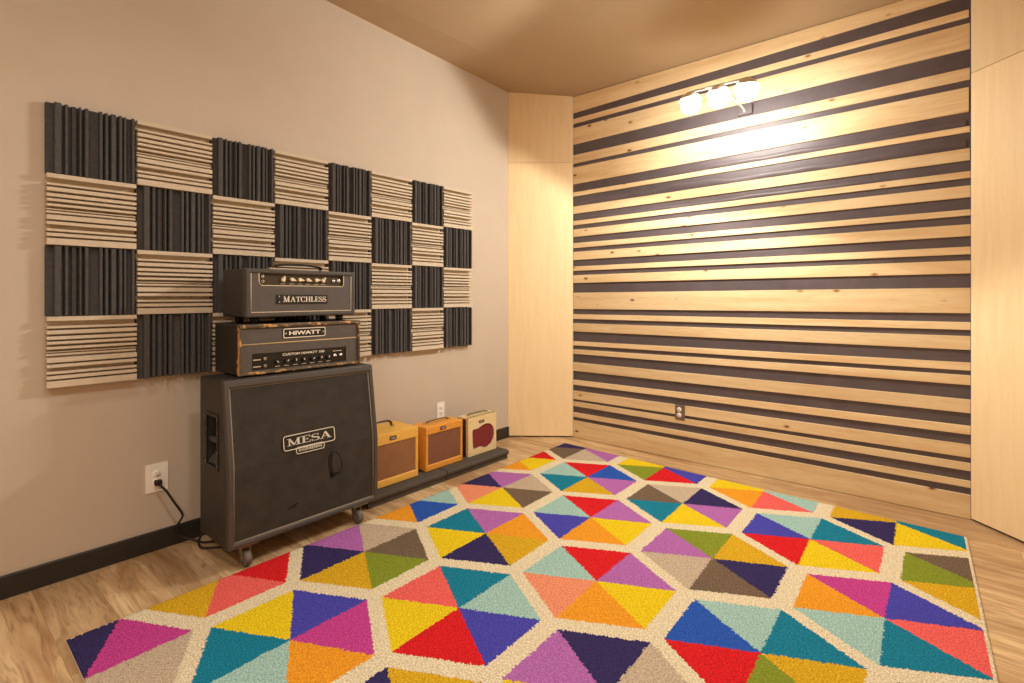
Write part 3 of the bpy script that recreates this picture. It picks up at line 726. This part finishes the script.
by0, by1 = on_x(276.5, 0, fx).y, on_x(327, 0, fx).y; bz0, bz1 = mz0+.066, mz0+.11
lp = MB().flat(rect(0, 0, by1-by0, bz1-bz0), (fx, by0, bz0), (0, 1, 0), (0, 0, 1), (1, 0, 0), .005).build('logo_plate', M['black'], ma)
tx_, tw = serif_text('MATCHLESS', .027, 1.0, .06, 1.12); k = ((by1-by0)*.86)/tw
MB().flat([[(a*k+(by1-by0)*.115, b_+.008) for a, b_ in q] for q in tx_], (fx+.005, by0, bz0), (0, 1, 0), (0, 0, 1), (1, 0, 0), .0016).build('lettering', M['white'], lp)
for zz in (.008, .036): MB().cyl((fx+.005, by0+.012, bz0+zz), (fx+.0065, by0+.012, bz0+zz), .003, None, 10).build('screw', M['silver'], lp)
hc = (my0+my1)/2
hd = MB().tube([(mx0+.2, hc-.135, mz1+.006), (mx0+.2, hc-.12, mz1+.02), (mx0+.2, hc-.06, mz1+.028), (mx0+.2, hc+.06, mz1+.028), (mx0+.2, hc+.12, mz1+.02), (mx0+.2, hc+.135, mz1+.006)], .013, 10, 5, flat=.45).build('handle', M['black'], ma)
for s in (-1, 1): MB().box((mx0+.182, hc+s*.14-.018, mz1-.001), (mx0+.218, hc+s*.14+.018, mz1+.01), bev=.003).build('handle_cap', M['chrome'], hd)
for yy in (my0+.06, my1-.07):
    for xx in (mx0+.05, mx1-.05): MB().cyl((xx, yy, MB0), (xx, yy, mz0+.002), .019, .022, 16).build('foot', M['black'], ma)
for yy in (my0, my1-.03):
    for xx in (mx0, mx1-.03): pass

# ------------------------------------------------------------------ carpeted platforms under the small amps
def riser(y0, y1, label):
    b = MB()
    b.prism([(.02, y0, 0), (.385, y0, 0), (.385, y0, .034), (.4, y0, .04), (.402, y0, .058), (.388, y0, .069), (.02, y0, .07)], (0, y1-y0, 0), bev=.005, seg=2)
    o = b.build('carpeted_platform', M['carpet']); tag(o, label, 'platform', 'carpeted platforms along the left wall'); return o
riser(1.76, 2.362, 'low charcoal carpeted platform beside the big cabinet, under the two tweed amplifiers')
riser(2.37, 2.995, 'low charcoal carpeted platform near the corner, under the cream amplifier')
PZ = .0705

# ------------------------------------------------------------------ small combo amps
def combo(label, y0, y1, x0, x1, h, mat, grille, gm, topb, sideb, botb):
    z0, z1 = PZ+.001, PZ+h; cy = (y0+y1)/2
    a = thing('combo_amplifier', label, 'combo amplifier', ((x0+x1)/2, cy, z0), 'small combo amplifiers on the platforms')
    MB().box((x0, y0+.0004, z0+.0004), (x1-.022, y1-.0004, z1-.0004), bev=.01, seg=3).build('body', mat, a)
    f = MB(); e = .006
    for r_ in ((y0, z0, y1, z0+botb, 0), (y0, z1-topb, y1, z1, 0), (y0+.0003, z0+.0003, y0+sideb, z1-.0003, .0008), (y1-sideb, z0+.0003, y1-.0003, z1-.0003, .0008)): f.box((x1-.035, r_[0], r_[1]), (x1-r_[4], r_[2], r_[3]), bev=e, seg=3)
    f.build('front_frame', mat, a)
    MB().box((x1-.02, y0+sideb-.006, z0+botb-.006), (x1-.006, y1-sideb+.006, z1-topb+.006)).build('grille_cloth', gm, a)
    for yy in (y0+.02, y1-.02):
        for zz in (z0+botb/2, z1-topb/2): MB().cyl((x1-.001, yy, zz), (x1+.001, yy, zz), .0035, None, 10).build('screw', M['steel'], a)
    return a, z1, cy
def amp_handle(a, x, cy, z, L, r=.009, rise=.02, mat='leather', off=0):
    cy += off
    h = MB().tube([(x, cy-L/2, z+.004), (x, cy-L/2+.015, z+rise*.8), (x, cy-L/5, z+rise), (x, cy+L/5, z+rise), (x, cy+L/2-.015, z+rise*.8), (x, cy+L/2, z+.004)], r, 10, 5, flat=.45).build('handle', M[mat], a)
    for s in (-1, 1): MB().box((x-.012, cy+s*(L/2+.004)-.012, z-.001), (x+.012, cy+s*(L/2+.004)+.012, z+.008), bev=.002).build('handle_cap', M['chrome'], h)
def badge(a, x, y, z, w, h, n=4):
    p = MB().flat(rrect(w, h, h*.3), (x, y-w/2, z-h/2), (0, 1, 0), (0, 0, 1), (1, 0, 0), .003).build('badge', M['leather'], a)
    d = MB()
    for i in range(n): d.flat(strip([(w*.15+i*w*.7/n, h*.25), (w*.15+(i+.45)*w*.7/n, h*.75), (w*.15+(i+.9)*w*.7/n, h*.3)], h*.12), (x+.003, y-w/2, z-h/2), (0, 1, 0), (0, 0, 1), (1, 0, 0), .0008)
    d.build('lettering', M['silver'], p)
# first: yellow tweed
a, z1, cy = combo('yellow tweed combo amplifier right beside the big black cabinet', 1.79, 2.178, .078, .327, .322, M['tweedA'], None, M['brown'], .067, .022, .045)
amp_handle(a, .2, cy, z1, .16, .008, .042)
p = on_x(393, 434, .327)
badge(a, .327, p.y, z1-.034, .05, .024, 3)
# second: orange tweed
a, z1, cy = combo('orange tweed combo amplifier in the middle of the three small ones', 2.25, 2.588, .16, .317, .292, M['tweedB'], None, M['brownB'], .052, .022, .04)
amp_handle(a, .235, cy, z1, .2, .008, .016)
p = on_x(443, 425, .317)
badge(a, .317, p.y, z1-.026, .05, .022, 4)
# third: cream with a shaped red grille
y0, y1, x0, x1, z0 = 2.654, 2.955, .19, .305, PZ+.001; z1 = z0+.279; cy = (y0+y1)/2
a = thing('combo_amplifier', 'cream combo amplifier with rounded dark red grille, nearest the corner', 'combo amplifier', ((x0+x1)/2, cy, z0), 'small combo amplifiers on the platforms')
MB().box((x0, y0, z0), (x1-.022, y1, z1-.006), bev=.008, seg=3).build('body', M['darkside'], a)
# face board with the opening cut out as a ring of faces
OUT = []
def on_face(px, py): q = on_x(px, py, x1); return (q.y, q.z)
shape = [on_face(410+px/8.33, 400+py/8.33) for px, py in ((519, 268), (524, 248), (548, 240), (570, 232), (592, 214), (618, 198), (650, 191), (676, 200), (694, 226), (700, 268), (694, 315), (676, 358), (648, 385), (620, 396), (604, 392), (585, 389), (562, 398), (540, 408), (526, 402), (522, 370), (520, 320))]
def ring_board(b, outer_fn, inner, xb, xf):
    c = Vector((sum(p[0] for p in inner)/len(inner), sum(p[1] for p in inner)/len(inner)))
    inn = [Vector(p) for p in inner]; n = len(inn)
    # densify
    pts = []
    for i in range(n):
        for k in range(3): pts.append(inn[i].lerp(inn[(i+1) % n], k/3))
    ang = sorted([(math.atan2(p.y-c.y, p.x-c.x), p) for p in pts], key=lambda t: t[0])
    corners = [Vector((u, v)) for u in (y0, y1) for v in (z0, z1)]
    out = []
    for an, p in ang:
        d = Vector((math.cos(an), math.sin(an))); ts = []
        if abs(d.x) > 1e-9: ts += [((y0 if d.x < 0 else y1)-c.x)/d.x]
        if abs(d.y) > 1e-9: ts += [((z0 if d.y < 0 else z1)-c.y)/d.y]
        out.append(c+d*min(ts))
    for cr in corners:    # snap nearest to the corners
        i = min(range(len(out)), key=lambda i: (out[i]-cr).length); out[i] = cr
    m = len(out); bm = b.bm
    def V_(x, p): return bm.verts.new((x, p.x, p.y))
    fo = [V_(xf, p) for p in out]; fi = [V_(xf, p) for _, p in ang]; bo = [V_(xb, p) for p in out]; bi_ = [V_(xb, p) for _, p in ang]
    for i in range(m):
        j = (i+1) % m
        bm.faces.new((fo[i], fo[j], fi[j], fi[i])); bm.faces.new((fi[i], fi[j], bi_[j], bi_[i])); bm.faces.new((fo[j], fo[i], bo[i], bo[j])); bm.faces.new((bo[j], bo[i], bi_[i], bi_[j]))
    bmesh.ops.recalc_face_normals(bm, faces=bm.faces[:])
fb = MB(); ring_board(fb, None, shape, x1-.024, x1); fb.build('face_board', M['creamtol'], a)
MB().box((x0+.004, y0-.001, z1-.012), (x1-.002, y1+.001, z1), bev=.004, seg=2).build('top_cover', M['creamtol'], a)
MB().box((x1-.014, y0+.02, z0+.02), (x1-.006, y1-.02, z1-.03)).build('grille_cloth', M['oxblood'], a)
ed = MB(); ed.tube([(x1, p[0], p[1]) for p in shape], .0025, 8, 3, closed=True); ed.build('grille_edge', M['piping'], a)
for yy in (y0+.02, y1-.02):
    for zz in (z0+.022, z1-.03): MB().cyl((x1-.001, yy, zz), (x1+.001, yy, zz), .0035, None, 10).build('screw', M['steel'], a)
p = on_x(481.5, 421.2, x1); badge(a, x1, p.y, p.z, .055, .02, 4)
amp_handle(a, .245, cy, z1, .2, .008, .012)

# ------------------------------------------------------------------ outlets
def slots(o, ctr, u, n, r=.0165):
    """duplex face: round-sided receptacle with two slots and an earth hole"""
    pass
def outlet_left():
    c = on_x(156.6, 477.4, 0); o = thing('wall_outlet', 'oversized white outlet plate low on the left wall with a black plug in it', 'outlet', (0.0005, c.y, c.z))
    w, h = .094, .136
    MB().flat(rrect(w, h, .004), (0.0005, c.y-w/2, c.z-h/2), (0, 1, 0), (0, 0, 1), (1, 0, 0), .005).build('plate', M['plate'], o)
    for dz in (.02, -.02):
        rc = MB().lathe([(.0172, 0), (.0172, .003), (.0165, .004), (0, .004)], (.005, c.y, c.z+dz), (1, 0, 0), 24).build('receptacle', M['plate'], o)
        s = MB()
        s.box((.0088, c.y-.0075, c.z+dz), (.0094, c.y-.0055, c.z+dz+.009)); s.box((.0088, c.y+.0055, c.z+dz+.001), (.0094, c.y+.0075, c.z+dz+.008)); s.cyl((.0088, c.y, c.z+dz-.007), (.0094, c.y, c.z+dz-.007), .0028, None, 12)
        s.build('slots', M['slot'], rc)
    MB().cyl((.005, c.y, c.z), (.0065, c.y, c.z), .003, None, 12).build('screw', M['plate'], o)
    return c
oc = outlet_left()
c = on_x(440.4, 410, 0); w, h = .074, .118
o = thing('wall_outlet', 'small white outlet plate on the left wall behind the tweed amplifier', 'outlet', (.0005, c.y, c.z))
MB().flat(rrect(w, h, .004), (.0005, c.y-w/2, c.z-h/2), (0, 1, 0), (0, 0, 1), (1, 0, 0), .005).build('plate', M['plate'], o)
for dz in (.02, -.02):
    rc = MB().lathe([(.0172, 0), (.0172, .003), (.0165, .004), (0, .004)], (.005, c.y, c.z+dz), (1, 0, 0), 24).build('receptacle', M['plate'], o)
    s = MB(); s.box((.0088, c.y-.0075, c.z+dz), (.0094, c.y-.0055, c.z+dz+.009)); s.box((.0088, c.y+.0055, c.z+dz+.001), (.0094, c.y+.0075, c.z+dz+.008)); s.cyl((.0088, c.y, c.z+dz-.007), (.0094, c.y, c.z+dz-.007), .0028, None, 12)
    s.build('slots', M['slot'], rc)
# steel outlet in the slatted wall (faces the room, -y)
yf = YB-.0085; r_ = (679.8-512)/520; Zp = yf/(sY*r_+cY); ox = CAM.x+Zp*(cY*r_-sY); oz = CAM.z+(296-412.3)*Zp/520
o = thing('wall_outlet', 'grey metal outlet with white sockets among the pine boards', 'outlet', (ox, yf, oz))
b = MB(); b.box((ox-.03, yf-.004, oz-.052), (ox+.03, yf+.004, oz+.052), bev=.003)
b.box((ox-.036, yf-.001, oz-.058), (ox+.04, yf+.001, oz+.056), bev=.0005)
b.build('plate', M['steel'], o)
for dz in (.021, -.021):
    rc = MB().lathe([(.0175, 0), (.0175, .003), (.0165, .0045), (0, .0045)], (ox-.003, yf-.004, oz+dz), (0, -1, 0), 24).build('receptacle', M['plate'], o)
    s = MB(); s.box((ox-.0105, yf-.0092, oz+dz), (ox-.0085, yf-.0084, oz+dz+.009)); s.box((ox+.0025, yf-.0092, oz+dz), (ox+.0045, yf-.0084, oz+dz+.008)); s.cyl((ox-.003, yf-.0092, oz+dz-.007), (ox-.003, yf-.0084, oz+dz-.007), .0027, None, 12)
    s.build('slots', M['slot'], rc)

# ------------------------------------------------------------------ power cords
k = thing('power_cord', 'black power cord plugged into the big white outlet, running down behind the cabinet', 'power cord', (.03, oc.y, 0))
pc = Vector((.0098, oc.y, oc.z-.02))
pg = MB(); pg.box(pc+Vector((0, -.015, -.013)), pc+Vector((.026, .015, .013)), bev=.005, seg=3); pg.cyl(pc+Vector((.02, 0, -.004)), pc+Vector((.046, .012, -.022)), .0075, .005, 12)
pg.build('plug', M['cord'], k)
path = [pc+Vector((.044, .011, -.02)), on_x(167, 492, .06), on_x(174, 502, .065), on_x(181, 511.5, .062), on_x(182.6, 516, .058), on_x(180, 521, .052), on_x(177.3, 526, .045)]
path += [on_x(178.5, 532, .04), on_x(184.5, 537.5, .045)]
for q in path[-2:]: q.z = max(q.z, .012)
path += [Vector((.075, path[-1].y+.05, .0085)), Vector((.12, 1.0, .0075)), Vector((.16, 1.1, .0075)), Vector((.14, 1.3, .0075))]
MB().tube(path, .0052, 10, 6).build('cable', M['cord'], k)
g = MB().tube([Vector((.205, .985, CB-.007)), Vector((.185, .965, .085)), Vector((.168, .952, .05)), Vector((.164, .955, .02)), Vector((.172, .968, .0065)), Vector((.2, .998, .0062)), Vector((.25, 1.06, .0062)), Vector((.3, 1.2, .0062))], .0055, 10, 6).build('speaker_cable', M['cord'])
tag(g, 'thin black cable looping to the floor under the big cabinet', 'cable')

# ------------------------------------------------------------------ three-lamp wall light
D = .55; yl = YB-D
def on_y(px, py, Y):
    r = (px-512)/520; Z = Y/(sY*r+cY); return Vector((CAM.x+Z*(cY*r-sY), Y, CAM.z+(296-py)*Z/520))
lps = [on_y(690.5, 104, yl), on_y(718.5, 98, yl), on_y(746.5, 91.5, yl)]
lc = lps[1]
wl = thing('wall_light', 'three-bulb lamp bar reaching out from the slatted wall near the ceiling, lit', 'wall lamp', (lc.x, YB-.02, lc.z))
MB().box((lc.x-.05, YB-.024, 2.486), (lc.x+.05, YB-.0005, 2.562), bev=.006).build('back_plate', M['fabric'], wl)
zb = lc.z+.078
b = MB(); b.tube([(lc.x, YB-.02, zb-.02), (lc.x, YB-.08, zb), (lc.x, yl, zb)], .007, 10, 4); b.tube([(lps[0].x-.02, yl, zb), (lps[2].x+.02, yl, zb)], .008, 12, 1)
b.build('bar', M['lampmetal'], wl)
for q in lps:
    sh = MB().lathe([(.01, .08), (.012, .075), (.03, .072), (.055, .053), (.069, .026), (.067, .026), (.053, .05), (.028, .068), (0, .07)], (q.x, q.y, lc.z), (0, 0, 1), 28).build('lamp_shade', M['lampmetal'], wl)
    MB().sphere((q.x, q.y, lc.z), .06, (1, 1, 1), 24).build('bulb', M['bulb'], sh)
    ld = bpy.data.lights.new('lamp_beam', 'SPOT'); ld.energy = 40; ld.color = (1, .95, .86); ld.spot_size = R(172); ld.spot_blend = .14; ld.shadow_soft_size = .03
    l = bpy.data.objects.new('lamp_beam', ld); COL.objects.link(l); l.location = (q.x, q.y-.02, lc.z-.07)
    l.rotation_euler = Vector((-.26, -.6, -.75)).to_track_quat('-Z', 'Y').to_euler()

# ------------------------------------------------------------------ unseen fill lamps, added at the ceiling to lift overall brightness
def fill_disc(x, y, label, power, size):
    z = 2.966+(3.18-2.966)*(YB-y)/(YB-YR)-.03
    o = thing('fill_light', label, 'added fill lamp', (x, y, z))
    MB().lathe([(size+.02, .03), (size+.02, 0), (size, -.004), (size, .01), (0, .01)], (x, y, z), (0, 0, 1), 32).build('rim', M['lampmetal'], o)
    ld = bpy.data.lights.new('fill_lamp', 'AREA'); ld.shape = 'DISK'; ld.size = size*2; ld.spread = R(150); ld.energy = power; ld.color = (1, .94, .84)
    l = bpy.data.objects.new('fill_lamp', ld); COL.objects.link(l); l.location = (x, y, z-.012)
fill_disc(2.3, .75, 'round fill lamp added at the ceiling above the near right side of the rug', 13, .12)
fill_disc(1.25, .15, 'round fill lamp added at the ceiling above the near left side of the rug', 9, .12)
fill_disc(2.8, -1.2, 'round fill lamp added at the ceiling behind the viewpoint', 46, .12)

# ------------------------------------------------------------------ world, view
w = bpy.data.worlds.new('world'); S.world = w; w.use_nodes = True
w.node_tree.nodes['Background'].inputs[0].default_value = (1, .9, .78, 1); w.node_tree.nodes['Background'].inputs[1].default_value = .2
S.view_settings.view_transform = 'Standard'; S.view_settings.look = 'None'; S.view_settings.gamma = 1; S.view_settings.exposure = 0
try: S.view_settings.use_curve_mapping = False
except Exception: pass
S.cycles.use_denoising = True
S.cycles.max_bounces = 10; S.cycles.diffuse_bounces = 6
S.cycles.sample_clamp_indirect = 8
